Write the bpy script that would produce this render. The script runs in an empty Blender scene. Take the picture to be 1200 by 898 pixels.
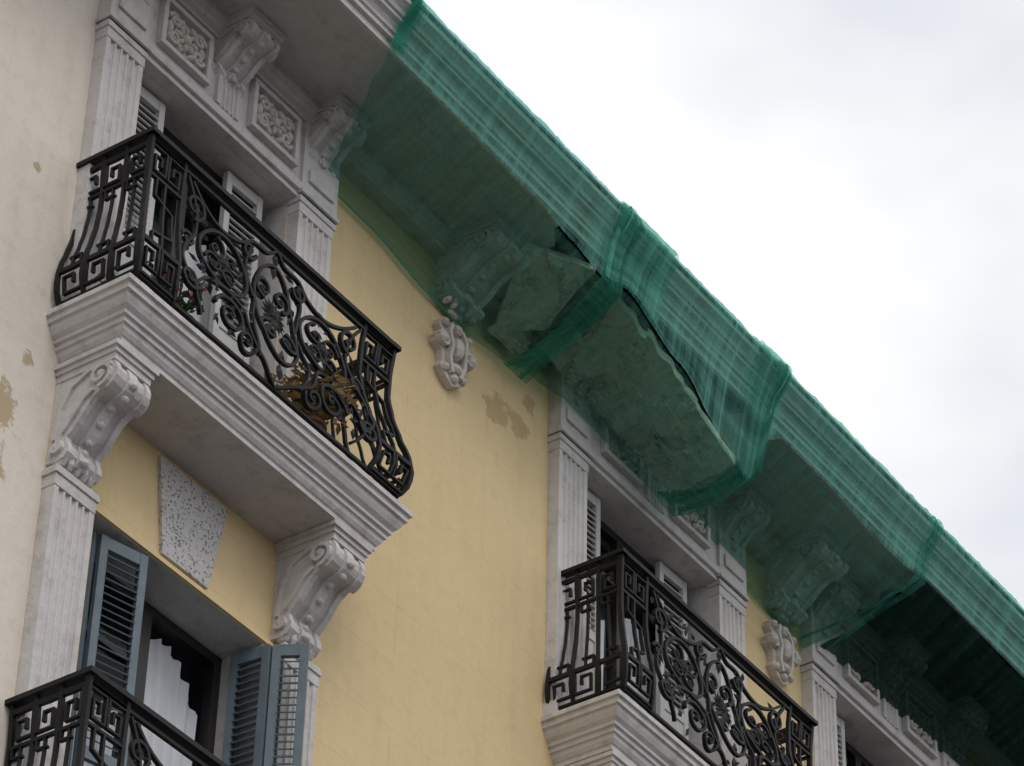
import bpy, math, random, bmesh
from math import sin, cos, pi, radians
from mathutils import Vector, Matrix, noise as mn
random.seed(7)
scene=bpy.context.scene
COL=scene.collection

# ---------------------------------------------------------------- mesh builder
class MB:
    def __init__(s): s.v=[];s.f=[];s.m=[]
    def add(s,vs,fs,mi=0):
        o=len(s.v); s.v+= [tuple(v) for v in vs]
        for f in fs: s.f.append(tuple(i+o for i in f)); s.m.append(mi)
    def box(s,x0,x1,y0,y1,z0,z1,mi=0,M=None):
        vs=[(x0,y0,z0),(x1,y0,z0),(x1,y1,z0),(x0,y1,z0),(x0,y0,z1),(x1,y0,z1),(x1,y1,z1),(x0,y1,z1)]
        if M: vs=[M@Vector(v) for v in vs]
        s.add(vs,[(0,3,2,1),(4,5,6,7),(0,1,5,4),(1,2,6,5),(2,3,7,6),(3,0,4,7)],mi)
    def prism(s,poly,fn,t0,t1,mi=0):
        n=len(poly); vs=[fn(p,t0) for p in poly]+[fn(p,t1) for p in poly]
        fs=[tuple(range(n))[::-1],tuple(range(n,2*n))]+[(i,(i+1)%n,(i+1)%n+n,i+n) for i in range(n)]
        s.add(vs,fs,mi)
    def loft(s,rows,mi=0,close=False):
        n=len(rows[0]); vs=[p for r in rows for p in r]; fs=[]
        for i in range(len(rows)-1):
            for j in range(n-(0 if close else 1)):
                k=(j+1)%n
                fs.append((i*n+j,i*n+k,(i+1)*n+k,(i+1)*n+j))
        s.add(vs,fs,mi)
    def tube(s,pts,N,w=.01,h=None,mi=0,taper=None):
        if h is None: h=w
        pts=[Vector(p) for p in pts]; rows=[]
        for i,p in enumerate(pts):
            a=pts[max(0,i-1)]; b=pts[min(len(pts)-1,i+1)]
            T=(b-a)
            if T.length<1e-9: continue
            T.normalize()
            Nn=(N(i) if callable(N) else Vector(N)); B=T.cross(Nn)
            if B.length<1e-6: B=T.cross(Vector((.3,.5,.8)))
            B.normalize(); C=B.cross(T)
            k=1 if not taper else taper(i/(len(pts)-1))
            rows.append([p+B*w*k+C*h*k,p-B*w*k+C*h*k,p-B*w*k-C*h*k,p+B*w*k-C*h*k])
        if len(rows)<2: return
        s.loft(rows,mi,True)
        o=len(s.v)-4*len(rows)
        s.f.append((o,o+1,o+2,o+3)); s.m.append(mi)
        e=len(s.v)-4
        s.f.append((e+3,e+2,e+1,e)); s.m.append(mi)
    def ell(s,c,r,M=None,mi=0,nu=8,nv=5):
        rows=[]
        for j in range(nv+1):
            th=pi*j/nv
            row=[]
            for i in range(nu):
                a=2*pi*i/nu
                v=Vector((r[0]*sin(th)*cos(a),r[1]*sin(th)*sin(a),r[2]*cos(th)))
                if M: v=M@v
                row.append(Vector(c)+v)
            rows.append(row)
        s.loft(rows,mi,True)
    def obj(s,name,mats,parent=None,smooth=False,bevel=0):
        me=bpy.data.meshes.new(name); me.from_pydata(s.v,[],s.f)
        for m in mats: me.materials.append(m)
        if len(mats)>1: me.polygons.foreach_set('material_index',s.m)
        if smooth: me.polygons.foreach_set('use_smooth',[True]*len(me.polygons))
        me.update()
        bm=bmesh.new(); bm.from_mesh(me)
        bmesh.ops.recalc_face_normals(bm,faces=bm.faces)
        bm.to_mesh(me); bm.free()
        o=bpy.data.objects.new(name,me); COL.objects.link(o)
        if parent: o.parent=parent
        if bevel:
            b=o.modifiers.new('b','BEVEL'); b.width=bevel; b.segments=2; b.limit_method='ANGLE'; b.angle_limit=radians(35)
        return o
def empty(name,loc=(0,0,0)):
    e=bpy.data.objects.new(name,None); e.location=loc; e.empty_display_size=.2; COL.objects.link(e); return e

# ---------------------------------------------------------------- materials
def newmat(name):
    m=bpy.data.materials.new(name); m.use_nodes=True; nt=m.node_tree
    return m,nt,nt.nodes['Principled BSDF']
def N(nt,t,**k):
    n=nt.nodes.new(t)
    for a,b in k.items():
        if a in n.inputs.keys(): n.inputs[a].default_value=b
        else: setattr(n,a,b)
    return n
def ramp(nt,src,stops):
    r=nt.nodes.new('ShaderNodeValToRGB'); e=r.color_ramp.elements
    while len(e)<len(stops): e.new(.5)
    for i,(p,c) in enumerate(stops):
        e[i].position=p; e[i].color=(c,c,c,1) if not hasattr(c,'__len__') else (*c,1)
    nt.links.new(src,r.inputs[0]); return r
def mix(nt,a,b,fac,mode='MIX'):
    m=nt.nodes.new('ShaderNodeMix'); m.data_type='RGBA'; m.blend_type=mode
    for i,x in ((6,a),(7,b)):
        if hasattr(x,'links'): nt.links.new(x,m.inputs[i])
        else: m.inputs[i].default_value=(*x,1)
    if hasattr(fac,'links'): nt.links.new(fac,m.inputs[0])
    else: m.inputs[0].default_value=fac
    return m.outputs[2]
def math_(nt,op,a,b=None,clamp=False):
    n=nt.nodes.new('ShaderNodeMath'); n.operation=op; n.use_clamp=clamp
    for i,x in enumerate((a,b)):
        if x is None: continue
        if hasattr(x,'links'): nt.links.new(x,n.inputs[i])
        else: n.inputs[i].default_value=x
    return n.outputs[0]
def plaster(name,col,dirt=(.25,.22,.19),amt=.35,bump=.25,joints=False,peel=None,rough=.9,spots=(),cracks=0,dots=False,pk=.8,streak=1.1):
    m,nt,b=newmat(name); L=nt.links
    tc=N(nt,'ShaderNodeTexCoord').outputs['Object']
    n1=N(nt,'ShaderNodeTexNoise',Scale=1.3,Detail=3.,Roughness=.62); L.new(tc,n1.inputs['Vector'])
    mp=N(nt,'ShaderNodeMapping'); mp.inputs['Scale'].default_value=(9,9,.6); L.new(tc,mp.inputs[0])
    n2=N(nt,'ShaderNodeTexNoise',Scale=1.,Detail=3.,Roughness=.65); L.new(mp.outputs[0],n2.inputs['Vector'])
    n4=N(nt,'ShaderNodeTexNoise',Scale=9.,Detail=6.,Roughness=.72); L.new(tc,n4.inputs['Vector'])
    f1=ramp(nt,n1.outputs[0],[(.40,0),(.70,amt)]).outputs[0]
    f2=ramp(nt,n2.outputs[0],[(.48,0),(.78,amt*streak)]).outputs[0]
    f4=ramp(nt,n4.outputs[0],[(.5,0),(.78,amt*.9)]).outputs[0]
    dk=tuple(c*d*1.6 for c,d in zip(col,(.53,.50,.48)))
    c=mix(nt,col,dk,f1); c=mix(nt,c,dk,f2); c=mix(nt,c,dirt,f4)
    h=n4.outputs[0]
    if joints:
        sx=N(nt,'ShaderNodeSeparateXYZ'); L.new(tc,sx.inputs[0])
        cx=N(nt,'ShaderNodeCombineXYZ'); L.new(sx.outputs[0],cx.inputs[0]); L.new(sx.outputs[2],cx.inputs[1])
        br=N(nt,'ShaderNodeTexBrick',Scale=1.); br.inputs['Mortar Size'].default_value=.0035; br.inputs['Mortar Smooth'].default_value=.4
        br.inputs['Brick Width'].default_value=1.6; br.inputs['Row Height'].default_value=.41
        L.new(cx.outputs[0],br.inputs['Vector'])
        jf=math_(nt,'MULTIPLY',br.outputs['Fac'],ramp(nt,n1.outputs[0],[(.36,.05),(.62,.28)]).outputs[0])
        c=mix(nt,c,tuple(x*.5 for x in col),jf)
    if peel:
        pf=None
        for (sx_,sz_,r_) in spots:
            vd=N(nt,'ShaderNodeVectorMath',operation='DISTANCE'); L.new(tc,vd.inputs[0]); vd.inputs[1].default_value=(sx_,0,sz_)
            q=math_(nt,'SUBTRACT',1.0,math_(nt,'DIVIDE',vd.outputs['Value'],r_))
            q=math_(nt,'ADD',q,math_(nt,'MULTIPLY',math_(nt,'SUBTRACT',n4.outputs[0],.5),3.0))
            q=ramp(nt,q,[(.20,0),(.42,1)]).outputs[0]
            g=ramp(nt,math_(nt,'DIVIDE',vd.outputs['Value'],r_*2.0),[(.6,1),(1,0)]).outputs[0]
            q=math_(nt,'MULTIPLY',q,g)
            pf=q if pf is None else math_(nt,'MAXIMUM',pf,q)
        pf=math_(nt,'MULTIPLY',pf,pk)
        c=mix(nt,c,peel,pf); h=math_(nt,'SUBTRACT',h,math_(nt,'MULTIPLY',pf,.6))
    if cracks:
        v=N(nt,'ShaderNodeTexVoronoi',Scale=float(cracks),feature='DISTANCE_TO_EDGE')
        w=N(nt,'ShaderNodeVectorMath',operation='MULTIPLY_ADD'); L.new(n4.outputs['Color'],w.inputs[0]); w.inputs[1].default_value=(.55,.55,.55); L.new(tc,w.inputs[2]); L.new(w.outputs[0],v.inputs['Vector'])
        cf=ramp(nt,v.outputs['Distance'],[(.004,.85),(.018,0)]).outputs[0]
        c=mix(nt,c,(.05,.043,.04),math_(nt,'MULTIPLY',cf,ramp(nt,n2.outputs[0],[(.35,.2),(.5,1)]).outputs[0]))
    if dots:
        v=N(nt,'ShaderNodeTexVoronoi',Scale=48.); L.new(tc,v.inputs['Vector'])
        df=ramp(nt,v.outputs['Distance'],[(.12,1),(.34,0)]).outputs[0]
        df=math_(nt,'MULTIPLY',df,ramp(nt,n4.outputs[0],[(.4,.3),(.6,1)]).outputs[0])
        c=mix(nt,c,tuple(x*.4 for x in col),math_(nt,'MULTIPLY',df,.75)); h=math_(nt,'SUBTRACT',h,df)
    bp=N(nt,'ShaderNodeBump',Strength=min(1,bump*1.6),Distance=.02); L.new(h,bp.inputs['Height'])
    L.new(c,b.inputs['Base Color']); L.new(bp.outputs[0],b.inputs['Normal']); b.inputs['Roughness'].default_value=rough
    b.inputs['Specular IOR Level'].default_value=.2
    return m
YEL=plaster('ochre_render',(.765,.60,.345),dirt=(.48,.35,.20),amt=.32,bump=.15,joints=True,peel=(.45,.29,.16),pk=.6,spots=((13.70,13.47,.17),(13.92,13.50,.14),(14.03,13.74,.09),(13.35,13.80,.08),(20.0,13.5,.15)))
CRE=plaster('cream_render',(.79,.725,.635),dirt=(.46,.39,.33),amt=.38,bump=.2,peel=(.50,.37,.23),pk=.9,spots=((9.53,10.76,.20),(9.47,10.42,.22),(9.72,11.15,.06),(9.60,12.35,.05)))
TRIM=plaster('painted_stone',(.655,.63,.62),dirt=(.19,.17,.16),amt=.58,bump=.35,streak=1.2)
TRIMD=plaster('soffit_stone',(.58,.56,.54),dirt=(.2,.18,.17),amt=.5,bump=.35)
ORN=plaster('ornament_stone',(.64,.60,.56),dirt=(.22,.18,.15),amt=.65,bump=.5)
STIP=plaster('stippled_render',(.60,.58,.57),dirt=(.3,.28,.27),amt=.25,bump=.6,dots=True)
BROK=plaster('broken_plaster',(.80,.76,.69),dirt=(.20,.17,.13),amt=.85,bump=1.,cracks=2.1)
RUB=plaster('cavity_rubble_painted_shade',(.06,.052,.045),dirt=(.02,.017,.015),amt=.7,bump=1.)  # rubble coloured near-black, so the shade inside the soffit cavities is painted in
GRD=plaster('asphalt_mat',(.05,.05,.052),dirt=(.03,.03,.03),amt=.4)
PAV=plaster('pavement_mat',(.20,.195,.19),dirt=(.12,.12,.11),amt=.4)
ROOF=plaster('roof_tile_mat',(.30,.14,.09),dirt=(.12,.08,.06),amt=.5)
def simple(name,col,rough=.5,metal=0,var=.25,scale=30,spec=.5,bump=.1):
    m,nt,b=newmat(name); L=nt.links
    tc=N(nt,'ShaderNodeTexCoord').outputs['Object']
    n=N(nt,'ShaderNodeTexNoise',Scale=float(scale),Detail=3.,Roughness=.6); L.new(tc,n.inputs['Vector'])
    c=mix(nt,tuple(x*(1-var) for x in col),tuple(min(1,x*(1+var)) for x in col),n.outputs[0])
    L.new(c,b.inputs['Base Color']); b.inputs['Roughness'].default_value=rough; b.inputs['Metallic'].default_value=metal
    b.inputs['Specular IOR Level'].default_value=spec
    bp=N(nt,'ShaderNodeBump',Strength=bump,Distance=.004); L.new(n.outputs[0],bp.inputs['Height']); L.new(bp.outputs[0],b.inputs['Normal'])
    return m
IRON=simple('wrought_iron',(.009,.0085,.0095),.6,0,.5,60,.3,.5)
SHB=simple('blue_grey_paint',(.140,.180,.205),.55,0,.35,9,.4)
SHW=simple('white_grey_paint',(.56,.55,.53),.6,0,.2,8,.3)
FRD=simple('dark_window_frame',(.022,.018,.016),.45)
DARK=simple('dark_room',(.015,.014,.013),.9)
CURT=simple('curtain_cloth',(.90,.91,.95),.9,0,.06,6)
TERRA=simple('terracotta',(.16,.07,.045),.85)
DRY=simple('dry_leaves',(.33,.22,.09),.8,0,.65,25)
GRN=simple('green_leaves',(.05,.085,.03),.7,0,.5,25)
PINK=simple('pink_petals',(.45,.13,.12),.7,0,.4,30)
GUT=simple('gutter_zinc',(.02,.05,.13),.45,.2)
ROPE=simple('green_cord',(.05,.36,.27),.6)
m,nt,b=newmat('window_glass'); b.inputs['Roughness'].default_value=.03
b.inputs['Alpha'].default_value=.18; b.inputs['Specular IOR Level'].default_value=1.
b.inputs['Base Color'].default_value=(.015,.02,.025,1); GLASS=m

def netmat(name,col,lo,hi,seed=0.,tint=(.80,.96,.90),along=1.):
    m,nt,b=newmat(name); L=nt.links
    out=[n for n in nt.nodes if n.type=='OUTPUT_MATERIAL'][0]; nt.nodes.remove(b)
    tc=N(nt,'ShaderNodeTexCoord').outputs['UV']
    mp=N(nt,'ShaderNodeMapping'); mp.inputs['Scale'].default_value=(13,.8,1); mp.inputs['Location'].default_value=(seed,seed*.7,0); mp.inputs['Rotation'].default_value=(0,0,.10); L.new(tc,mp.inputs[0])
    n1=N(nt,'ShaderNodeTexNoise',Scale=1.,Detail=4.,Roughness=.7,Distortion=.5); L.new(mp.outputs[0],n1.inputs['Vector'])
    mp2=N(nt,'ShaderNodeMapping'); mp2.inputs['Scale'].default_value=(.9,20*along,1); mp2.inputs['Location'].default_value=(seed*2,1,0); L.new(tc,mp2.inputs[0])
    n2=N(nt,'ShaderNodeTexNoise',Scale=1.,Detail=3.,Roughness=.6,Distortion=.3); L.new(mp2.outputs[0],n2.inputs['Vector'])
    a=math_(nt,'ADD',n1.outputs[0],n2.outputs[0])
    a3=N(nt,'ShaderNodeMapRange'); a3.inputs[1].default_value=.72; a3.inputs[2].default_value=1.3; a3.inputs[3].default_value=lo; a3.inputs[4].default_value=hi; L.new(a,a3.inputs[0])
    d=N(nt,'ShaderNodeBsdfDiffuse'); t=N(nt,'ShaderNodeBsdfTranslucent')
    cc=mix(nt,tuple(x*.7 for x in col),tuple(min(1,x*1.4) for x in col),ramp(nt,n1.outputs[0],[(.3,0),(.7,1)]).outputs[0])
    L.new(cc,d.inputs[0]); L.new(cc,t.inputs[0])
    s=N(nt,'ShaderNodeMixShader'); s.inputs[0].default_value=.35; L.new(d.outputs[0],s.inputs[1]); L.new(t.outputs[0],s.inputs[2])
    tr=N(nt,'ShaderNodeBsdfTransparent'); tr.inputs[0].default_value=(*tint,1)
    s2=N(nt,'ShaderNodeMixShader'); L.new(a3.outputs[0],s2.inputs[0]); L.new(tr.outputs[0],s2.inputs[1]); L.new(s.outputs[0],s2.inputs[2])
    L.new(s2.outputs[0],out.inputs[0])
    return m
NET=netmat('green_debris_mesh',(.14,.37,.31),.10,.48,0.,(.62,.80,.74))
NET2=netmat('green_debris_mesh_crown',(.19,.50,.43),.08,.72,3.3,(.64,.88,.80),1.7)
NET3=netmat('green_debris_mesh_painted_shade',(.03,.075,.062),.35,.8,6.3,(.44,.55,.50))  # same green mesh, darkened and denser: right-hand eave shade painted into its colour
NET4=netmat('green_debris_mesh_gathered',(.09,.38,.30),.15,.66,9.3,(.66,.88,.80))

# ---------------------------------------------------------------- layout (camera height is z=0, street at -1.6)
SLABS=[11.52,8.13,4.74,1.35]
GZ=-1.6
COLS=[dict(c=6.55,hw=1.0),dict(c=10.90,hw=1.01),dict(c=15.33,hw=1.08),dict(c=18.33,hw=1.06),dict(c=22.7,hw=1.05)]
RC=[6.6,10.96,15.42,18.4,22.75]
bld=empty('apartment_building')

def opening(i,k):
    c=COLS[i]['c']; hw=COLS[i]['hw']
    if k==0: return (c-hw+.315,c+hw-.315, SLABS[0],13.60)
    cc=RC[i]+.04
    return (cc-.68,cc+.68,SLABS[k],SLABS[k]+2.44)
def walls():
    zs=[GZ]
    for k in (3,2,1,0):
        o=opening(0,k); zs+=[o[2],o[3]]
    zs.append(14.6)
    mb=MB()
    for zi in range(len(zs)-1):
        z0,z1=zs[zi],zs[zi+1]
        ops=[]
        if zi%2==1:
            k=3-(zi//2)
            ops=[opening(i,k) for i in range(5)]
        bps=sorted(set([3.0,8.0,9.93,27.0]+[o[0] for o in ops]+[o[1] for o in ops]))
        for a,b_ in zip(bps,bps[1:]):
            mid=(a+b_)/2
            if any(o[0]<mid<o[1] for o in ops): continue
            mi=1 if mid<9.93 else 0
            mb.add([(a,0,z0),(b_,0,z0),(b_,0,z1),(a,0,z1)],[(0,1,2,3)],mi)
    for i in range(5):
        for k in range(4):
            x0,x1,z0,z1=opening(i,k); D=.34
            mb.add([(x0,0,z0),(x0,D,z0),(x0,D,z1),(x0,0,z1)],[(0,1,2,3)],2)
            mb.add([(x1,0,z0),(x1,D,z0),(x1,D,z1),(x1,0,z1)],[(0,1,2,3)],2)
            mb.add([(x0,0,z1),(x1,0,z1),(x1,D,z1),(x0,D,z1)],[(0,1,2,3)],2)
            mb.add([(x0,0,z0),(x1,0,z0),(x1,D,z0),(x0,D,z0)],[(0,1,2,3)],2)
    mb.add([(3,0,GZ),(3,11,GZ),(3,11,14.6),(3,0,14.6)],[(0,1,2,3)],1)
    mb.add([(27,0,GZ),(27,11,GZ),(27,11,14.6),(27,0,14.6)],[(0,1,2,3)],0)
    mb.add([(3,11,GZ),(27,11,GZ),(27,11,14.6),(3,11,14.6)],[(0,1,2,3)],0)
    mb.obj('facade_walls',[YEL,CRE,TRIM],bld)
    r=MB(); r.add([(2.9,-.9,14.58),(27.1,-.9,14.58),(27.1,5.5,16.0),(2.9,5.5,16.0),(27.1,11.2,14.58),(2.9,11.2,14.58)],[(0,1,2,3),(3,2,4,5)])
    r.obj('roof',[ROOF],bld)
walls()

def shutter_leaf(mb,p0,p1,z0,z1,mi=0,th=.035,mid=True,solid=0):
    a=Vector((p0[0],p0[1],0)); b_=Vector((p1[0],p1[1],0)); w=(b_-a).length; ang=math.atan2(b_.y-a.y,b_.x-a.x)
    M=Matrix.Translation((a.x,a.y,z0))@Matrix.Rotation(ang,4,'Z'); h=z1-z0; s=.045
    mb.box(0,s,-th/2,th/2,0,h,mi,M); mb.box(w-s,w,-th/2,th/2,0,h,mi,M)
    rails=[(0,.09),(h-.07,h)]+([(h*.45,h*.45+.07)] if mid else [])
    for r0,r1 in rails: mb.box(s,w-s,-th/2+.003,th/2-.003,r0,r1,mi,M)
    z=.11
    if solid: mb.box(s,w-s,-.006,.006,.09,h*.45,mi,M); z=h*.45+.09
    while z<h-.09:
        if not (mid and h*.45-.03<z<h*.45+.08):
            M2=M@Matrix.Translation((0,0,z))@Matrix.Rotation(radians(38+random.uniform(-3,3)),4,'X')
            mb.box(s-.004,w-s+.004,-.024,.024,-.0035,.0035,mi,M2)
        z+=.045

def windows():
    fr=MB(); gl=MB(); cu=MB(); sh=MB(); rm=MB()
    for i in range(5):
        for k in range(4):
            x0,x1,z0,z1=opening(i,k)
            top=(k==0); y=.19 if top else .27
            w=.06
            fr.box(x0+.002,x0+w,y,y+.06,z0+.01,z1-.002); fr.box(x1-w,x1-.002,y,y+.06,z0+.01,z1-.002)
            fr.box(x0+w,x1-w,y,y+.06,z1-w,z1-.003); fr.box(x0+w,x1-w,y,y+.06,z0+.01,z0+.35)
            c=(x0+x1)/2+(.06 if not top else 0); fr.box(c-.04,c+.04,y-.01,y+.05,z0+.35,z1-w)
            fr.box(x0+w,c-.04,y+.005,y+.05,z1-.42,z1-.38)
            if top: fr.box(c+.04,x1-w,y+.005,y+.05,z1-.42,z1-.38)
            gl.add([(x0+w,y+.03,z0+.3),(x1-w,y+.03,z0+.3),(x1-w,y+.03,z1-w),(x0+w,y+.03,z1-w)],[(0,1,2,3)])
            for (ca,cb,hh,sd) in ((c+.06,x1-.10,.10 if not top else .5,0),(x0+.1,c-.08,.7,1)):
                rows=[]
                for zz in range(17):
                    t=zz/16; row=[]
                    for u in range(37):
                        uu=u/36
                        ztop=z1-hh-.7*(uu-.35)**2 if sd==0 else z1-hh
                        z=z0+.1+(ztop-z0-.1)*t
                        row.append((ca+(cb-ca)*(uu+(.10*sin(pi*t)*(.5-uu))),y+.07+.018*sin(uu*34+i+t)+.008*sin(uu*71+t*4),z))
                    rows.append(row)
                cu.loft(rows)
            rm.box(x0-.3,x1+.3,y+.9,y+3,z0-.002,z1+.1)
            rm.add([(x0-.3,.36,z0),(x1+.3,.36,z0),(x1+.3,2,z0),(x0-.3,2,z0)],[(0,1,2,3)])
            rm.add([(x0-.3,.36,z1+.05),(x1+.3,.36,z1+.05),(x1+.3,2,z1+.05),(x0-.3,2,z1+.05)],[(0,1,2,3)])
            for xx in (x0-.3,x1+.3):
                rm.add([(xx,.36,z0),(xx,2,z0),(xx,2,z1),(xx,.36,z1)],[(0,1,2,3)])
            if top:
                shutter_leaf(sh,(x0+.05,.09),(x0+.36,.08),z0+.03,z1-.02,1,solid=1)
                shutter_leaf(sh,(x1-.42,.12),(x1-.11,.11),z0+.03,z1-.02,1,solid=1)
            else:
                zt=z1-.04
                shutter_leaf(sh,(x0+.03,.22),(x0+.10,.07),z0+.03,zt)
                shutter_leaf(sh,(x0+.12,.06),(x0+.40,-.01),z0+.03,zt)
                shutter_leaf(sh,(x1-.035,.17),(x1-.005,-.065),z0+.03,zt)
                shutter_leaf(sh,(x1+.005,-.07),(x1+.105,-.23),z0+.03,zt)
    fr.obj('window_frames',[FRD],bld); gl.obj('window_glass',[GLASS],bld)
    cu.obj('window_curtains',[CURT],bld,smooth=True); sh.obj('louvred_shutters',[SHB,SHW],bld)
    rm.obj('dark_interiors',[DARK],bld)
windows()

def flute_poly(x0,x1,d,n=5):
    pts=[(x0,.0),(x0,-d)]
    m=.028; w=(x1-x0-2*m)/n
    for i in range(n):
        a=x0+m+i*w; g=w*.72; s=a+(w-g)/2
        for t in range(7):
            an=pi*t/6
            pts.append((s+g/2-g/2*cos(an),-d+.95*g/2*sin(an)))
    pts+=[(x1,-d),(x1,0)]
    return pts
def pilasters():
    mb=MB()
    def pil(xa,xb,z0,z1,d=.085,n=5):
        mb.prism(flute_poly(xa,xb,d,n),lambda p,t:(p[0],p[1],t),z0+.16,z1-.12)
        mb.box(xa-.015,xb+.015,-d-.015,0,z0,z0+.10); mb.box(xa-.006,xb+.006,-d-.006,0,z0+.10,z0+.16)
        mb.box(xa-.004,xb+.004,-d-.004,0,z1-.12,z1-.05)
        mb.box(xa-.014,xb+.014,-d-.014,0,z1-.05,z1-.015); mb.box(xa-.008,xb+.008,-d-.008,0,z1-.015,z1)
    for i,C in enumerate(COLS):
        c,hw=C['c'],C['hw']
        for s in (-1,1):
            xa,xb=(c-hw,c-hw+.31) if s<0 else (c+hw-.31,c+hw)
            pil(xa,xb,SLABS[0]+.004,13.62)
        for k in (1,2,3):
            rc=RC[i]
            for s in (-1,1):
                xa,xb=(rc-1.03,rc-.73) if s<0 else (rc+.80,rc+1.09)
                pil(xa,xb,SLABS[k]+.004,SLABS[k]+2.46)
    mb.obj('fluted_pilasters',[TRIM],bld,bevel=.003)
pilasters()

def prof(h,d):
    P=[(0,0),(.96,0),(1.0,-.04),(1.03,-.11),(1.02,-.18),(.97,-.25),(.88,-.295),(.76,-.31),(.66,-.34),(.58,-.41),(.50,-.50),(.42,-.60),(.33,-.68),(.26,-.73),(.27,-.79),(.31,-.85),(.31,-.92),(.24,-.98),(.12,-1.0),(0,-1.0)]
    return [(-p[0]*d,p[1]*h) for p in P]
def spiral(c,r0,r1,a0,turns,n=26):
    return [(c[0]+(r0+(r1-r0)*t/n)*cos(a0+2*pi*turns*t/n),c[1]+(r0+(r1-r0)*t/n)*sin(a0+2*pi*turns*t/n)) for t in range(n+1)]
def bracket(mb,xa,xb,zt,d,h,cap=.10):
    mb.box(xa-.035,xb+.035,-d-.035,0,zt-.03,zt-.002); mb.box(xa-.02,xb+.02,-d-.02,0,zt-.06,zt-.03)
    mb.box(xa-.008,xb+.008,-d-.008,0,zt-cap,zt-.06)
    w=xb-xa
    z=zt-cap; hh=h-cap; pr=prof(hh,d)
    mb.prism(pr,lambda p,t:(t,p[0],z+p[1]),xa+.012,xb-.012)
    pr2=[(p[0]-(.016 if p[0]<0 else 0),p[1]-(.012 if p[1]<0 else 0)) for p in pr]
    for a,b_ in ((.0,.14),(.36,.64),(.86,1.0)):
        mb.prism(pr2,lambda p,t:(t,p[0],z+p[1]),xa+a*w,xa+b_*w)
    for j in range(7):
        p=pr2[4+j*2]; mb.ell(((xa+xb)/2,p[0]-.004,z+p[1]),(w*.10,.02,.02))
    mb.box(xa-.004,xb+.004,-.03,0,zt-h-.01,zt-cap)
    for xs_,sg in ((xa,-1),(xb,1)):
        for (cy,cz,r,a0,tn) in ((-.80*d,-.15*hh,.135*hh+.01,pi*1.5,-1.6*1),(-.17*d,-.87*hh,.075*hh,pi*.5,1.5)):
            sp=spiral((cy,cz),r,.008,a0,tn)
            mb.tube([(xs_+sg*.008,p[0],z+p[1]) for p in sp],(1,0,0),.010,.016)
            mb.ell((xs_+sg*.006,cy,z+cz),(.022,.024,.024))
        cl=[(-.98*d,-.05*hh),(-.6*d,-.03*hh),(-.3*d,-.15*hh),(-.16*d,-.4*hh),(-.10*d,-.76*hh)]
        mb.tube([(xs_+sg*.004,p[0],z+p[1]) for p in cl],(1,0,0),.011,.014)
        cl=[(-.70*d,-.30*hh),(-.54*d,-.38*hh),(-.38*d,-.56*hh),(-.24*d,-.70*hh)]
        mb.tube([(xs_+sg*.004,p[0],z+p[1]) for p in cl],(1,0,0),.010,.014)
    for j in range(5):
        x=xa+w*(.1+.2*j)
        mb.ell((x,-.17*d,z-hh*1.0+.012),(w*.11,.05,.05))
    mb.ell(((xa+xb)/2,-.10*d,z-hh*1.05),(w*.3,.035,.04))

def leafpts(mb,c,dr,nrm,L,W,mi=0):
    c=Vector(c);dr=Vector(dr).normalized();nrm=Vector(nrm);s=dr.cross(nrm).normalized()
    vs=[c-dr*L*.5,c+s*W,c+dr*L*.5,c-s*W,c+nrm*W*.6,c-nrm*W*.6]
    mb.add(vs,[(0,1,4),(1,2,4),(2,3,4),(3,0,4),(1,0,5),(2,1,5),(3,2,5),(0,3,5)],mi)

# ---------------------------------------------------------------- balcony
def off(v):
    K=[(0,.01),(.05,.055),(.12,.085),(.2,.092),(.3,.078),(.42,.040),(.55,.006),(.7,-.016),(.85,-.014),(1.06,0)]
    for (a,fa),(b_,fb) in zip(K,K[1:]):
        if v<=b_:
            t=(v-a)/(b_-a); t=t*t*(3-2*t)*.5+t*.5
            return fa+(fb-fa)*t
    return 0
def smooth_poly(P,n=8):
    out=[]
    for i in range(len(P)-1):
        p0=P[max(0,i-1)];p1=P[i];p2=P[i+1];p3=P[min(len(P)-1,i+2)]
        for t in range(n):
            u=t/n
            out.append(tuple(.5*((2*p1[k])+(-p0[k]+p2[k])*u+(2*p0[k]-5*p1[k]+4*p2[k]-p3[k])*u*u+(-p0[k]+3*p1[k]-3*p2[k]+p3[k])*u**3) for k in (0,1)))
    out.append(P[-1]); return out
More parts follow.
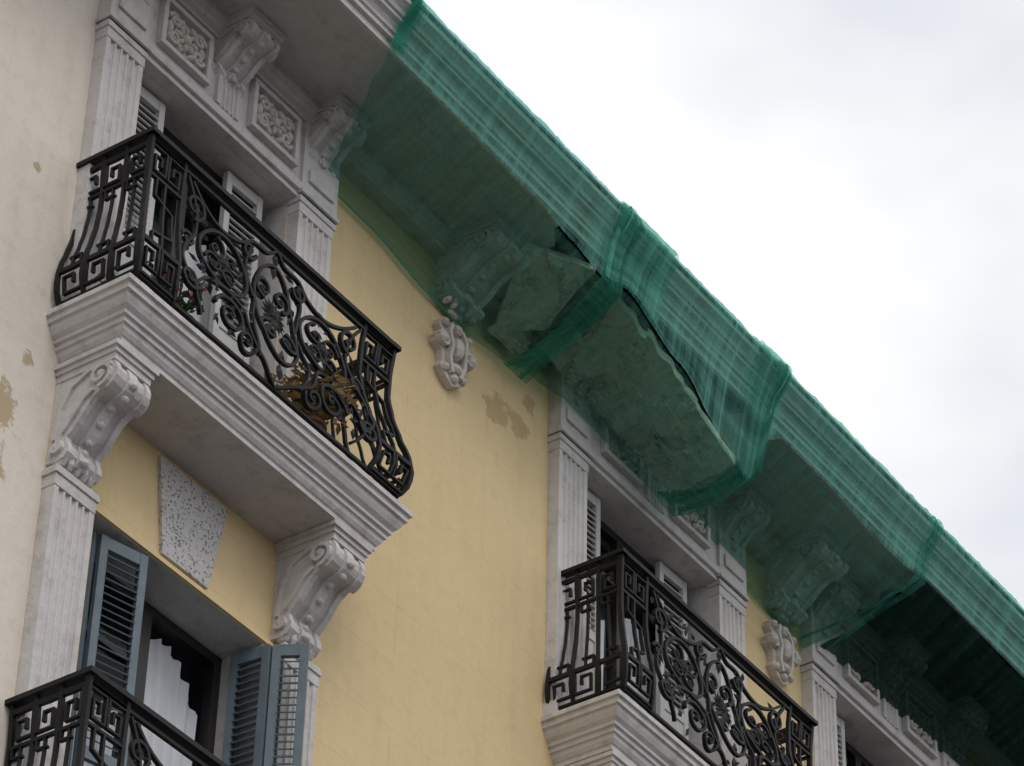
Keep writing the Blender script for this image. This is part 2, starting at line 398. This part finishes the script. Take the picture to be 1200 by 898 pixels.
def make_railing(hx):
    mb=MB(); dr=.50; W=2*hx
    fmap=lambda u,v,e=0:Vector((-hx-off(v)+(W+2*off(v))*u/W,-(dr+off(v))-e,v))
    lmap=lambda u,v,e=0:Vector((-hx-off(v)-e,-(dr+off(v))*u/dr,v))
    rmap=lambda u,v,e=0:Vector((hx+off(v)+e,-(dr+off(v))*u/dr,v))
    def line(mp,nrm,P,w=.0085,h=.011):
        Q=[]
        for a,b_ in zip(P,P[1:]):
            n=max(1,int(((a[0]-b_[0])**2+(a[1]-b_[1])**2)**.5/.05))
            for t in range(n): Q.append((a[0]+(b_[0]-a[0])*t/n,a[1]+(b_[1]-a[1])*t/n))
        Q.append(P[-1])
        mb.tube([mp(*q) for q in Q],nrm,w,h)
    def sline(mp,nrm,P,w=.0085,h=.012): 
        mb.tube([mp(*q) for q in smooth_poly(P)],nrm,w,h)
    def spir(mp,nrm,c,r0,r1,a0,tn,w=.0085):
        mb.tube([mp(*q) for q in spiral(c,r0,r1,a0,tn,28)],nrm,w,.012,taper=lambda t:1.2-.4*t)
        mb.ell(mp(*c),(.018,.018,.018),nu=6,nv=4)
    def key(mp,nrm,u0,u1,v0,v1,n):
        w=(u1-u0)/n
        for i in range(n):
            a=u0+i*w; fl=i%2
            C=[(0.04,0),(0.04,.94),(.92,.94),(.92,.2),(.28,.2),(.28,.68),(.64,.68),(.64,.42)]
            P=[((1-x if fl else x)*w+a,v0+y*(v1-v0)) for x,y in C]
            line(mp,nrm,P,.0085,.011)
        line(mp,nrm,[(u0,v0),(u1,v0)]); line(mp,nrm,[(u0,v1),(u1,v1)])
    for mp,nrm in ((lmap,(-1,0,0)),(rmap,(1,0,0))):
        key(mp,nrm,.03,.49,.80,1.0,3); key(mp,nrm,.03,.49,.05,.25,3)
        for u in (.03,.18,.335,.49):
            line(mp,nrm,[(u,.03),(u,1.04)],.0095,.011)
        for u in (.105,.26,.41):
            line(mp,nrm,[(u,.25),(u,.80)],.007,.008)
            line(mp,nrm,[(u-.05,.80),(u-.05,.74),(u+.02,.74)],.007)
            line(mp,nrm,[(u+.05,.25),(u+.05,.32),(u-.02,.32)],.007)
        mb.tube([mp(u,1.055) for u in (0,.25,.53)],nrm,.014,.028)
        mb.tube([mp(u,.035) for u in (0,.25,.5)],nrm,.010,.012)
    nrm=(0,-1,0); mp=fmap
    for u in (0,.27,W-.27,W): line(mp,nrm,[(u,.0),(u,1.05)],.0115,.012)
    mb.tube([mp(u,1.055) for u in (-.02,W/2,W+.02)],nrm,.014,.028)
    for v in (.035,1.0): mb.tube([mp(u,v) for u in (0,W/2,W)],nrm,.010,.011)
    for a,b_ in ((0,.27),(W-.27,W)):
        key(mp,nrm,a,b_,.80,1.0,2); key(mp,nrm,a,b_,.05,.25,2)
        m_=(a+b_)/2
        line(mp,nrm,[(m_,.25),(m_,.80)],.008)
        line(mp,nrm,[(m_-.07,.80),(m_-.07,.68),(m_+.07,.62),(m_+.07,.40),(m_-.07,.34),(m_-.07,.25)],.007)
    c=W/2
    n=36; mb.tube([mp(c+.17*cos(2*pi*t/n),.54+.35*sin(2*pi*t/n)) for t in range(n+1)],nrm,.009,.012)
    for s in (-1,1):
        sm=lambda P:[(c+s*x,y) for x,y in P]
        A=lambda a:(a if s>0 else pi-a); T=lambda t:t*s
        spir(mp,nrm,(c+s*.075,.70),.075,.012,A(-pi/2),T(1.4)); spir(mp,nrm,(c+s*.075,.38),.075,.012,A(pi/2),T(-1.4))
        n=30; rc=(c+s*.43,.60); mb.tube([mp(rc[0]+.20*cos(2*pi*t/n),rc[1]+.20*sin(2*pi*t/n)) for t in range(n+1)],nrm,.010,.013)
        for q in range(4): spir(mp,nrm,(rc[0]+.095*cos(q*pi/2+.6),rc[1]+.095*sin(q*pi/2+.6)),.075,.01,q*pi/2,T(1.3),.0065)
        mb.ell(mp(*rc),(.045,.03,.045))
        for q in range(8): leafpts(mb,mp(rc[0]+.055*cos(q*pi/4),rc[1]+.055*sin(q*pi/4)),(cos(q*pi/4),0,sin(q*pi/4)),(0,-1,0),.06,.016)
        sline(mp,nrm,sm([(.0,.04),(.10,.10),(.24,.20),(.30,.34),(.42,.40),(.58,.34),(.66,.20),(.60,.08)]))
        sline(mp,nrm,sm([(.0,1.0),(.08,.94),(.2,.93),(.30,.86),(.45,.83),(.60,.88),(.72,.97)]))
        sline(mp,nrm,sm([(.76,.98),(.68,.84),(.66,.66),(.74,.50),(.76,.32),(.66,.20)]))
        sline(mp,nrm,sm([(.18,.55),(.24,.75),(.20,.90)])); sline(mp,nrm,sm([(.18,.5),(.22,.3),(.16,.12)]))
        spir(mp,nrm,(c+s*.40,.21),.12,.012,A(0),T(1.7)); spir(mp,nrm,(c+s*.70,.24),.075,.012,A(pi),T(1.5))
        spir(mp,nrm,(c+s*.68,.83),.085,.012,A(-pi/2),T(-1.5)); spir(mp,nrm,(c+s*.26,.14),.07,.01,A(pi),T(1.4))
        spir(mp,nrm,(c+s*.22,.86),.06,.01,A(pi),T(1.3)); spir(mp,nrm,(c+s*.72,.56),.055,.01,A(0),T(1.3))
        for q in range(48):
            u=c+s*random.uniform(.12,.78); v=random.uniform(.08,.95); a=random.uniform(0,2*pi)
            leafpts(mb,mp(u,v),(cos(a),0,sin(a)),(0,-1,0),random.uniform(.05,.10),random.uniform(.012,.024))
    for q in range(16):
        a=q*2*pi/16; leafpts(mb,mp(c+.06*cos(a),.54+.08*sin(a)),(cos(a),0,sin(a)),(0,-1,0),.09,.018)
    mb.ell(mp(c,.54),(.04,.03,.05))
    for v in (.86,.94,.22,.12): leafpts(mb,mp(c,v),(0,0,1),(0,-1,0),.11,.03)
    return mb
def make_slab(hs):
    mb=MB(); d0=.41; x0=-hs+.14; x1=hs-.14
    P=[(.14,0),(.14,-.03),(.122,-.034),(.122,-.070),(.104,-.074),(.10,-.098),(.085,-.125),(.062,-.143),(.062,-.165),(.044,-.169),(.044,-.198),(.030,-.203),(.025,-.228),(.010,-.25),(0,-.256),(0,-.285)]
    rows=[[(x0-o,0,z),(x0-o,-(d0+o),z),(x1+o,-(d0+o),z),(x1+o,0,z)] for o,z in P]
    mb.loft(rows)
    mb.add([rows[0][0],rows[0][1],rows[0][2],rows[0][3]],[(0,1,2,3)]); mb.add(rows[-1],[(0,1,2,3)])
    return mb
rail_cache={}
def balcony(cx,z,hx,hs,soff=0.0):
    e=empty('balcony',(cx,0,z))
    key_=(hx,hs)
    if key_ not in rail_cache:
        r=make_railing(hx).obj('iron_railing',[IRON],e)
        s=make_slab(hs).obj('moulded_slab',[TRIM],e,bevel=.0025); s.location.x=soff
        b_=MB()
        bracket(b_,-1.02,-.76,-.287,.38,.60); bracket(b_,.78,1.04,-.287,.38,.60)
        b_=b_.obj('scroll_brackets',[TRIM],e)
        rail_cache[key_]=(r.data,s.data,b_.data)
    else:
        for nm,me in zip(('iron_railing','moulded_slab','scroll_brackets'),rail_cache[key_]):
            o=bpy.data.objects.new(nm,me); COL.objects.link(o); o.parent=e
            if nm=='moulded_slab': o.location.x=soff
    return e
for k,z in enumerate(SLABS):
    for i,rc in enumerate(RC):
        hx=1.06 if i<2 else 1.10
        balcony(rc,z,hx,1.20 if i<2 else 1.24,.04)

kb=MB()
for i,rc in enumerate(RC):
    for k in (0,1,2):
        z=SLABS[k]-.33; c=rc+.05
        kb.prism([(c-.28,z),(c-.19,z-.57),(c+.18,z-.57),(c+.28,z)],lambda p,t:(p[0],t,p[1]),-.022,-.0)
kb.obj('keystone_panels',[STIP],bld)
sr=MB()
for i in range(5):
    for k in (1,2,3):
        x0,x1,z0,z1=opening(i,k)
        sr.box(x0-.10,x1+.10,-.018,0,z1+.003,z1+.03)
sr.obj('window_lintel_strips',[YEL],bld)

# ---------------------------------------------------------------- frieze, panels, consoles
fz=MB(); rl=MB(); cs=MB()
def relief(mb,xa,xb,za,zb,y):
    c=((xa+xb)/2,(za+zb)/2); w=(xb-xa); h=zb-za
    mb.ell((c[0],y,c[1]),(.04,.045,.04))
    for q in range(8):
        a=q*pi/4; M=Matrix.Rotation(-a,3,'Y'); mb.ell((c[0]+.06*cos(a),y,c[1]+.06*sin(a)),(.034,.03,.017),M)
    for s in (-1,1):
        for t in (-1,1):
            sp=spiral((c[0]+s*w*.29,c[1]+t*h*.2),.05,.01,0 if s>0 else pi,1.4*s*t,16)
            mb.tube([(p[0],y,p[1]) for p in sp],(0,-1,0),.011,.024)
            M=Matrix.Rotation(.7*s*t,3,'Y'); mb.ell((c[0]+s*w*.15,y,c[1]+t*h*.30),(.042,.03,.02),M)
        mb.ell((c[0]+s*w*.38,y,c[1]),(.03,.028,.045)); mb.ell((c[0]+s*w*.2,y,c[1]),(.035,.028,.02))
def frame(mb,xa,xb,za,zb,y,w=.035,t=.03):
    mb.box(xa,xb,y-t,y,za,za+w); mb.box(xa,xb,y-t,y,zb-w,zb); mb.box(xa,xa+w,y-t,y,za+w,zb-w); mb.box(xb-w,xb,y-t,y,za+w,zb-w)
def eave_bracket(x,w=.26,d=.42,h=.44,zt=14.30): bracket(cs,x-w/2,x+w/2,zt,d,h,.07)
for i,C in enumerate(COLS):
    c,hw=C['c'],C['hw']
    fz.box(c-hw+.31+.004,c+hw-.31-.004,-.075,0,13.602,14.2)
    fz.box(c-hw+.31+.004,c+hw-.31-.004,-.10,-.075,13.64,13.70)
    for s in (-1,1):
        xa,xb=(c-hw-.01,c-hw+.32) if s<0 else (c+hw-.32,c+hw+.01)
        fz.box(xa,xb,-.10,0,13.625,14.2)
        fz.box(xa-.012,xb+.012,-.115,-.0,13.625,13.65)
        fz.box(xa+.05,xb-.05,-.118,-.10,13.74,13.84)
        eave_bracket((xa+xb)/2,.24,.30,.36,14.30)
        px0,px1=(c-.62,c-.19) if s<0 else (c+.19,c+.62)
        frame(fz,px0,px1,13.76,14.13,-.075,.035,.045)
        relief(rl,px0+.03,px1-.03,13.79,14.10,-.09)
    eave_bracket(c,.24,.32,.36,14.30)
    fl=flute_poly(c-.10,c+.10,.10,4); fz.prism(fl,lambda p,t:(p[0],p[1],t),13.72,13.94)
for x in (4.6,8.7,13.16,16.96,20.5,25.2): eave_bracket(x,.32,.46,.44,14.30)
fz.obj('frieze_beams',[TRIM],bld,bevel=.003); rl.obj('floral_reliefs',[ORN],bld,smooth=True); cs.obj('eave_consoles',[TRIM],bld)

def ornament(x,z):
    mb=MB()
    sh=[(-.06,.20),(-.12,.21),(-.15,.15),(-.10,.10),(-.16,.06),(-.17,0),(-.11,-.03),(-.10,-.10),(-.12,-.15),(-.07,-.20),(0,-.24),(.07,-.20),(.12,-.15),(.10,-.10),(.11,-.03),(.17,0),(.16,.06),(.10,.10),(.15,.15),(.12,.21),(.06,.20),(0,.22)]
    mb.prism([(x+a*1.08,z+b_) for a,b_ in sh],lambda p,t:(p[0],t,p[1]),-.055,-.0)
    mb.ell((x,-.07,z+.03),(.055,.06,.085)); mb.ell((x,-.065,z-.12),(.06,.045,.035)); mb.ell((x,-.06,z-.19),(.035,.035,.03))
    mb.ell((x,-.06,z+.18),(.045,.05,.04))
    for s in (-1,1):
        mb.ell((x+s*.15,-.06,z+.03),(.045,.055,.045)); mb.ell((x+s*.12,-.055,z+.175),(.038,.045,.03))
        mb.ell((x+s*.09,-.055,z-.15),(.03,.035,.03))
        sp=spiral((x+s*.13,z+.03),.055,.012,0 if s>0 else pi,1.4*s,14); mb.tube([(p[0],-.06,p[1]) for p in sp],(0,-1,0),.011,.03)
        mb.tube([(x+s*.05,-.055,z+.2),(x+s*.085,-.065,z+.12),(x+s*.065,-.075,z+.02),(x+s*.075,-.065,z-.07),(x+s*.04,-.06,z-.17)],(0,-1,0),.013,.03)
    mb.obj('wall_cartouche',[ORN],None,smooth=False,bevel=.004)
for x in (8.7,13.16,16.93,20.5,25.2): ornament(x,13.51)

# ---------------------------------------------------------------- cornice
cr=MB()
CP=[(.775,14.30),(.775,14.275),(.80,14.275),(.80,14.325),(.828,14.33),(.828,14.365),(.842,14.37),(.846,14.395),(.862,14.42),(.89,14.432),(.89,14.458),(.905,14.462),(.915,14.488),(.94,14.512),(.955,14.525),(.955,14.565),(.85,14.60)]
cr.loft([[(x,-d,z) for d,z in CP] for x in (2.9,27.1)])
for x in (2.9,27.1):
    cr.add([(x,-d,z) for d,z in CP]+[(x,0,14.6),(x,0,14.3)],[tuple(range(len(CP)+2))])
BP=[(.0,14.18),(.10,14.18),(.105,14.20),(.13,14.215),(.14,14.24),(.165,14.262),(.17,14.298)]
cr.loft([[(x,-d,z) for d,z in BP] for x in (2.9,13.6)]); cr.loft([[(x,-d,z) for d,z in BP] for x in (15.4,27.1)])
cr.obj('crown_moulding',[TRIM],bld)
def jag(x,n,seed,amp=.10):
    r=random.Random(seed); return [(x+r.uniform(-amp,amp),-.775*t/n) for t in range(n+1)]
so=MB()
jl=jag(13.36,9,1); jr=jag(15.42,9,2,.07); jl2=jag(17.75,9,3,.12); jr2=jag(20.2,9,4,.12)
def soff(A,B):
    n=len(A)
    vs=[(a[0],a[1],14.299) for a in A]+[(b_[0],b_[1],14.299) for b_ in B]+[(a[0],a[1],14.34) for a in A]+[(b_[0],b_[1],14.34) for b_ in B]
    fs=[]
    for i in range(n-1): fs+=[(i,i+1,n+i+1,n+i),(2*n+i,2*n+i+1,3*n+i+1,3*n+i),(i,i+1,2*n+i+1,2*n+i),(n+i,n+i+1,3*n+i+1,3*n+i)]
    so.add(vs,fs)
st=lambda x:[(x,-.775*t/9) for t in range(10)]
soff(st(2.9),jl); soff(jr,jl2); soff(jr2,st(27.1))
so.obj('soffit',[TRIMD],bld)
cv=MB()
for a,b_ in ((13.1,15.6),(17.5,20.5)):
    nx=40;ny=10;rows=[]
    for i in range(nx+1):
        rows.append([(a+(b_-a)*i/nx,-.79*j/ny,14.50+.05*mn.noise(Vector((i*.3,j*.5,a)))) for j in range(ny+1)])
    cv.loft(rows)
    r=random.Random(int(a))
    for q in range(60):
        x=r.uniform(a+.25,b_-.25); y=-r.uniform(.03,.75); s=r.uniform(.02,.07)
        M=Matrix.Translation((x,y,14.45+r.uniform(-.05,.03)))@Matrix.Rotation(r.uniform(0,3),4,Vector((r.random(),r.random(),1)).normalized())
        cv.box(-s,s,-s*.7,s*.7,-s*.4,s*.4,0,M)
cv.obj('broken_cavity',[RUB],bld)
gt=MB()
gt.tube([(2.9,-.955,14.582),(15,-.955,14.582),(27.1,-.955,14.582)],(0,0,1),.014,.012); gt.obj('gutter_edge',[GUT],bld)

# ---------------------------------------------------------------- hanging broken plaster
def bil(A,B,C,D,u,v):
    return (A*(1-u)+B*u)*(1-v)+(D*(1-u)+C*u)*v
def broken(name,A,B,C,D,th,seed,parent,cell=.035,pieces=5,sep=.02):
    """one slab cut by irregular fracture lines into tilted plates with a rough face"""
    A,B,C,D=map(Vector,(A,B,C,D)); r=random.Random(seed); mb=MB()
    nrm=(B-A).cross(D-A).normalized()
    if nrm.z>0: nrm=-nrm
    nu=max(4,int((B-A).length/cell)); nv=max(4,int((D-A).length/cell))
    seeds=[(r.random(),r.random()) for _ in range(pieces)]
    tl=[(r.uniform(-.06,.06),r.uniform(-.06,.06),r.uniform(-sep*.4,sep)) for _ in seeds]
    asp=(B-A).length/(D-A).length
    def pid(u,v):
        wu=u+.10*mn.noise(Vector((u*5*asp,v*5,seed))); wv=v+.14*mn.noise(Vector((u*5*asp,v*5,seed+9)))
        return min(range(len(seeds)),key=lambda i:((wu-seeds[i][0])*asp)**2+(wv-seeds[i][1])**2)
    def P(u,v,k):
        eu=.05*mn.noise(Vector((v*6,seed,1)))/asp*(1 if u<.02 or u>.98 else 0); ev=.07*mn.noise(Vector((u*6*asp,seed,5)))*(1 if v<.02 or v>.98 else 0)
        p=bil(A,B,C,D,u+eu,v+ev); t=tl[k]
        return p+nrm*(t[2]+t[0]*(u-seeds[k][0])*asp*.6+t[1]*(v-seeds[k][1])+.010*mn.noise(Vector((u*9*asp,v*9,seed)))+.005*mn.noise(Vector((u*30*asp,v*30,seed))))
    cells={}
    for i in range(nu):
        for j in range(nv): cells[i,j]=pid((i+.5)/nu,(j+.5)/nv)
    vid={}
    def V(i,j,k,lay):
        q=(i,j,k,lay)
        if q not in vid:
            p=P(i/nu,j/nv,k)
            if lay: p=p-nrm*(th*(1+.3*mn.noise(p*8)))
            vid[q]=len(mb.v); mb.v.append(tuple(p))
        return vid[q]
    for (i,j),k in cells.items():
        mb.f.append((V(i,j,k,0),V(i+1,j,k,0),V(i+1,j+1,k,0),V(i,j+1,k,0))); mb.m.append(0)
        mb.f.append((V(i,j+1,k,1),V(i+1,j+1,k,1),V(i+1,j,k,1),V(i,j,k,1))); mb.m.append(0)
        for (di,dj,a,b2) in ((-1,0,(i,j),(i,j+1)),(1,0,(i+1,j),(i+1,j+1)),(0,-1,(i,j),(i+1,j)),(0,1,(i,j+1),(i+1,j+1))):
            if cells.get((i+di,j+dj))!=k:
                mb.f.append((V(*a,k,0),V(*b2,k,0),V(*b2,k,1),V(*a,k,1))); mb.m.append(0)
    return mb.obj(name,[BROK],parent)
hb=empty('broken_hanging_plaster')
broken('detached_slab',(13.98,-.70,14.26),(15.32,-.70,13.82),(15.30,-.22,13.76),(14.22,-.10,14.15),.07,5,hb,.03,8,.03)
broken('detached_block',(13.24,-.50,14.24),(13.60,-.76,14.18),(13.76,-.30,14.01),(13.54,-.06,13.96),.10,9,hb,.03,4,.025)
broken('detached_side',(13.60,-.76,14.18),(13.66,-.74,14.29),(13.86,-.35,14.20),(13.77,-.30,14.02),.03,3,hb,.025,2,.01)
broken('loose_fragment',(13.50,-.05,13.95),(13.76,-.06,13.93),(13.82,-.16,13.98),(13.55,-.20,14.0),.05,12,hb,.03,2,.01)
broken('loose_fragment',(13.95,-.12,14.12),(14.30,-.10,14.05),(14.4,-.30,14.12),(14.0,-.35,14.20),.05,14,hb,.03,3,.02)

# ---------------------------------------------------------------- debris netting
def interp(K,x):
    if x<=K[0][0]: return K[0][1:]
    for a,b_ in zip(K,K[1:]):
        if x<=b_[0]:
            t=(x-a[0])/(b_[0]-a[0]); t=t*t*(3-2*t)
            return tuple(p+(q-p)*t for p,q in zip(a[1:],b_[1:]))
    return K[-1][1:]
NK=[(11.3,14.245,.81,14.00,.04),(12.3,14.235,.80,13.94,.03),(12.95,14.21,.80,13.84,.03),(13.3,14.16,.80,13.80,.04),(13.62,14.08,.82,13.82,.05),(13.9,14.18,.81,13.90,.06),
    (14.5,14.02,.80,13.90,.10),(15.05,13.79,.77,13.74,.16),(15.36,13.68,.74,13.63,.20),(15.46,13.77,.70,13.73,.20),(15.56,14.12,.80,13.92,.06),(15.75,14.235,.80,13.93,.03),(16.3,14.225,.80,13.87,.02),(16.9,14.17,.80,13.79,.02),(17.25,14.16,.81,13.76,.03),(17.7,14.22,.82,13.86,.06),(19,14.2,.81,13.9,.05),(27,14.2,.81,13.9,.05)]
CN=[(.82,14.60),(.975,14.605),(.984,14.56),(.974,14.515),(.935,14.455),(.91,14.425),(.872,14.385),(.850,14.325),(.828,14.262)]
netE=empty('debris_netting')
def wr(x,s,sd): 
    return mn.noise(Vector((x*7+sd,s*2.2,sd)))*.022+mn.noise(Vector((x*22+s*4,s*3,sd+4)))*.008
def finish(name,verts,fs,uv,mat):
    me=bpy.data.meshes.new(name); me.from_pydata(verts,[],fs); me.materials.append(mat)
    ul=me.uv_layers.new(name='UVMap')
    for l in me.loops: ul.data[l.index].uv=uv[l.vertex_index]
    me.polygons.foreach_set('use_smooth',[True]*len(me.polygons)); me.update()
    o=bpy.data.objects.new(name,me); COL.objects.link(o); o.parent=netE; return o
def net_under(name,x0,x1,mat,sd=0,drop=0,slantL=0,slantR=0):
    nx=int((x1-x0)*42); ns=30; verts=[];uv=[]
    for i in range(nx+1):
        xb=x0+(x1-x0)*i/nx
        for j in range(ns+1):
            t=j/ns
            x=xb+slantL*(1-i/nx)*t+slantR*(i/nx)*t
            zo,do,zi,di=interp(NK,x)
            d=do+(di-do)*t
            z=zo+(zi-zo)*t-drop-.04*sin(pi*t)
            k=sin(pi*t)**.5 if 0<t<1 else 0
            w=wr(x,t,sd)*(0.4+1.2*k)
            e=.02*mn.noise(Vector((t*7,0,sd))) if i in (0,nx) else 0
            verts.append((x+e+.01*mn.noise(Vector((x*3,t*5,sd))),-d-.4*w,z-abs(w)*.9-.01+(.02*mn.noise(Vector((x*2.5,0,9))) if j==ns else 0))); uv.append((x,t*.9))
    fs=[(i*(ns+1)+j,i*(ns+1)+j+1,(i+1)*(ns+1)+j+1,(i+1)*(ns+1)+j) for i in range(nx) for j in range(ns)]
    return finish(name,verts,fs,uv,mat)
def net_crown(name,x0,x1,mat,sd=0,out=0.0):
    nx=int((x1-x0)*36); verts=[];uv=[];CC=[]
    for a,b_ in zip(CN,CN[1:]):
        for t in range(3): CC.append((a[0]+(b_[0]-a[0])*t/3,a[1]+(b_[1]-a[1])*t/3))
    CC.append(CN[-1]); n=len(CC)
    for i in range(nx+1):
        x=x0+(x1-x0)*i/nx; zo,do,_,_=interp(NK,x)
        loose=.6+.8*max(0,mn.noise(Vector((x*.9,0,sd))))
        for j,(d,z) in enumerate(CC):
            t=j/(n-1); f=max(0,(t-.45)/.55)**2
            zz=z+(zo-14.262)*f; dd=d+(do-.82)*f
            w=mn.noise(Vector((x*5,t*3,sd)))*.010*loose+mn.noise(Vector((x*34,t*2,sd)))*.004+out
            top=(.014*mn.noise(Vector((x*6,3,sd)))+.024*max(0,mn.noise(Vector((x*15,5,sd))))) if 2<j<8 else 0
            verts.append((x,-dd-max(w,-.003)-.003,zz+w*.3+top)); uv.append((x,t*.5+2))
    fs=[(i*n+j,i*n+j+1,(i+1)*n+j+1,(i+1)*n+j) for i in range(nx) for j in range(n-1)]
    return finish(name,verts,fs,uv,mat)
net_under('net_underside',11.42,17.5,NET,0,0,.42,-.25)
net_under('net_underside_painted_shade',17.52,27,NET3,4,0,-.22,0)  # deep shade under this stretch comes from the darkened mesh colour
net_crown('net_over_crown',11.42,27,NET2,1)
net_crown('net_over_crown_overlap',13.6,14.2,NET2,2,.02)
net_crown('net_over_crown_overlap',15.2,15.55,NET2,2.6,.02)
def strap(x,dx,w,n=7,under=True,seed=0,thin=1.):
    r=random.Random(seed)
    for k in range(n):
        xo=x+r.uniform(-w,w); uv=[]
        path=[(d,z,0) for d,z in CN]
        if under:
            zo,do,zi,di=interp(NK,x)
            for t in [q/12 for q in range(0,13)]: path.append((do+(di-do)*t,zo+(zi-zo)*t-.025-.04*sin(pi*t),t))
        verts=[]; ww=(.010+.028*r.random())*thin; fan=r.uniform(-1,1)*.16
        for j,(d,z,t) in enumerate(path):
            s=j/(len(path)-1); xx=xo+dx*max(0,t)+fan*t*t+.03*mn.noise(Vector((s*4,k,seed)))
            e=.012+.012*mn.noise(Vector((s*6,k*2.3,seed)))
            verts.append((xx-ww,-d-.004-(e if not t else 0),z-(e if t else 0))); verts.append((xx+ww,-d-.009-(e if not t else 0),z-(e if t else 0)-.008))
            uv+= [(xx,s*2),(xx+.05,s*2)]
        fs=[(2*i,2*i+1,2*i+3,2*i+2) for i in range(len(path)-1)]
        finish('gathered_fold',verts,fs,uv,NET4)
strap(11.46,.40,.03,4,False,1); strap(13.68,.10,.08,6,True,2,.9); strap(15.50,-.1,.045,5,True,3); strap(17.48,-.25,.05,3,True,4,.8)
rp=MB()
for x in (13.66,15.5): rp.tube([(x,-d-.03,z) for d,z in CN],(1,0,0),.005)
rp.tube([(11.84+.1*i,-.035,interp(NK,11.84+.1*i)[2]-.015) for i in range(16)],(0,-1,0),.004)
rp.obj('netting_cord',[ROPE],netE)

# ---------------------------------------------------------------- plants on balcony
def plant(name,x,y,z,h,mat,n,pot=.11,ph=.2,spread=.16,droop=.3,flower=None,seed=0):
    e=empty(name,(x,y,z)); r=random.Random(seed)
    p=MB(); seg=16
    rows=[[(rr*cos(2*pi*i/seg),rr*sin(2*pi*i/seg),zz) for i in range(seg)] for rr,zz in ((.001,.0),(pot*.7,.0),(pot*.92,ph*.85),(pot*1.05,ph*.86),(pot*1.05,ph),(pot*.9,ph),(pot*.88,ph*.9),(.001,ph*.9))]
    p.loft(rows,0,True); p.obj('pot',[TERRA],e)
    lf=MB()
    for k in range(n):
        a=r.uniform(0,2*pi); L=h*r.uniform(.5,1); sp=spread*r.uniform(.3,1.2)
        pts=[Vector((cos(a)*sp*t,sin(a)*sp*t,ph*.9+L*t-droop*L*t*t*1.3)) for t in (0,.25,.5,.75,1)]
        lf.tube(pts,(0,0,1),.003,.003)
        for q in range(9):
            c=pts[r.randint(1,4)]+Vector((r.uniform(-1,1),r.uniform(-1,1),r.uniform(-1.4,1)))*.05
            dr=Vector((r.uniform(-1,1),r.uniform(-1,1),r.uniform(-1,.6))).normalized(); s=dr.cross(Vector((r.random(),r.random(),1))).normalized()
            l=r.uniform(.015,.04); mi=1 if flower and r.random()<.3 else 0
            lf.add([c-dr*l,c+s*l*.45,c+dr*l,c-s*l*.45],[(0,1,2,3)],mi)
    lf.obj('foliage',[mat]+([flower] if flower else []),e)
plant('dried_potted_plant',11.43,-.42,11.52,.70,DRY,80,.09,.15,.21,.45,None,1)
plant('flowering_potted_plant',10.38,-.36,11.52,.46,GRN,24,.10,.16,.17,.3,PINK,3)
plant('flowering_potted_plant',10.05,-.25,11.52,.22,GRN,12,.09,.16,.12,.3,PINK,4)
plant('potted_plant',15.9,-.34,11.52,.35,GRN,20,.11,.2,.16,.3,None,5)

# ---------------------------------------------------------------- street
g=MB(); g.add([(-400,-400,GZ-.13),(400,-400,GZ-.13),(400,400,GZ-.13),(-400,400,GZ-.13)],[(0,1,2,3)]); g.obj('road',[GRD])
p=MB(); p.box(-60,80,-2.6,-.0,GZ-.12,GZ); p.obj('pavement',[PAV],bevel=.01)
p=MB(); p.box(-60,80,-12.6,-9.0,GZ-.12,GZ); p.obj('pavement',[PAV],bevel=.01)

# ---------------------------------------------------------------- world & light
w=bpy.data.worlds.new('World'); scene.world=w; w.use_nodes=True; nt=w.node_tree; L=nt.links
bg=nt.nodes['Background']; 
sky=nt.nodes.new('ShaderNodeTexSky'); sky.sky_type='NISHITA'; sky.sun_disc=False; sky.sun_elevation=radians(50); sky.sun_rotation=radians(209)
tc=nt.nodes.new('ShaderNodeTexCoord')
mp=nt.nodes.new('ShaderNodeMapping'); mp.inputs['Scale'].default_value=(2.2,2.2,4.2); mp.inputs['Location'].default_value=(.75,.1,.62); L.new(tc.outputs['Generated'],mp.inputs[0])
nz=nt.nodes.new('ShaderNodeTexNoise'); nz.inputs['Scale'].default_value=2.2; nz.inputs['Detail'].default_value=4; L.new(mp.outputs[0],nz.inputs['Vector'])
cl=ramp(nt,nz.outputs[0],[(.38,(9.1,9.4,9.95)),(.56,(11.7,11.7,11.8))])
sx=nt.nodes.new('ShaderNodeMix'); sx.data_type='RGBA'; sx.inputs[0].default_value=.93
L.new(sky.outputs[0],sx.inputs[6]); L.new(cl.outputs[0],sx.inputs[7]); L.new(sx.outputs[2],bg.inputs[0]); bg.inputs[1].default_value=.092
sun=bpy.data.lights.new('sun','SUN'); sun.energy=.8; sun.angle=radians(25); sun.color=(1,.97,.93)
so_=bpy.data.objects.new('sun',sun); COL.objects.link(so_)
d=Vector((-.35,-.62,.85)).normalized(); so_.rotation_euler=d.to_track_quat('Z','Y').to_euler()

# ---------------------------------------------------------------- camera
a,e_,r_=radians(35.8447),radians(38.901),radians(1.5772)
F=Vector((cos(e_)*cos(a),cos(e_)*sin(a),sin(e_))); R=Vector((sin(a),-cos(a),0)); U=R.cross(F)
R2=R*cos(r_)+U*sin(r_); U2=-R*sin(r_)+U*cos(r_)
M=Matrix((R2,U2,-F)).transposed().to_4x4(); M.translation=Vector((0,-10,0))
cam=bpy.data.cameras.new('camera'); cam.sensor_width=36; cam.lens=4158.5/1200*36; cam.clip_end=2000
co=bpy.data.objects.new('camera',cam); COL.objects.link(co); co.matrix_world=M; scene.camera=co
scene.view_settings.view_transform='Standard'; scene.view_settings.look='None'; scene.view_settings.exposure=0
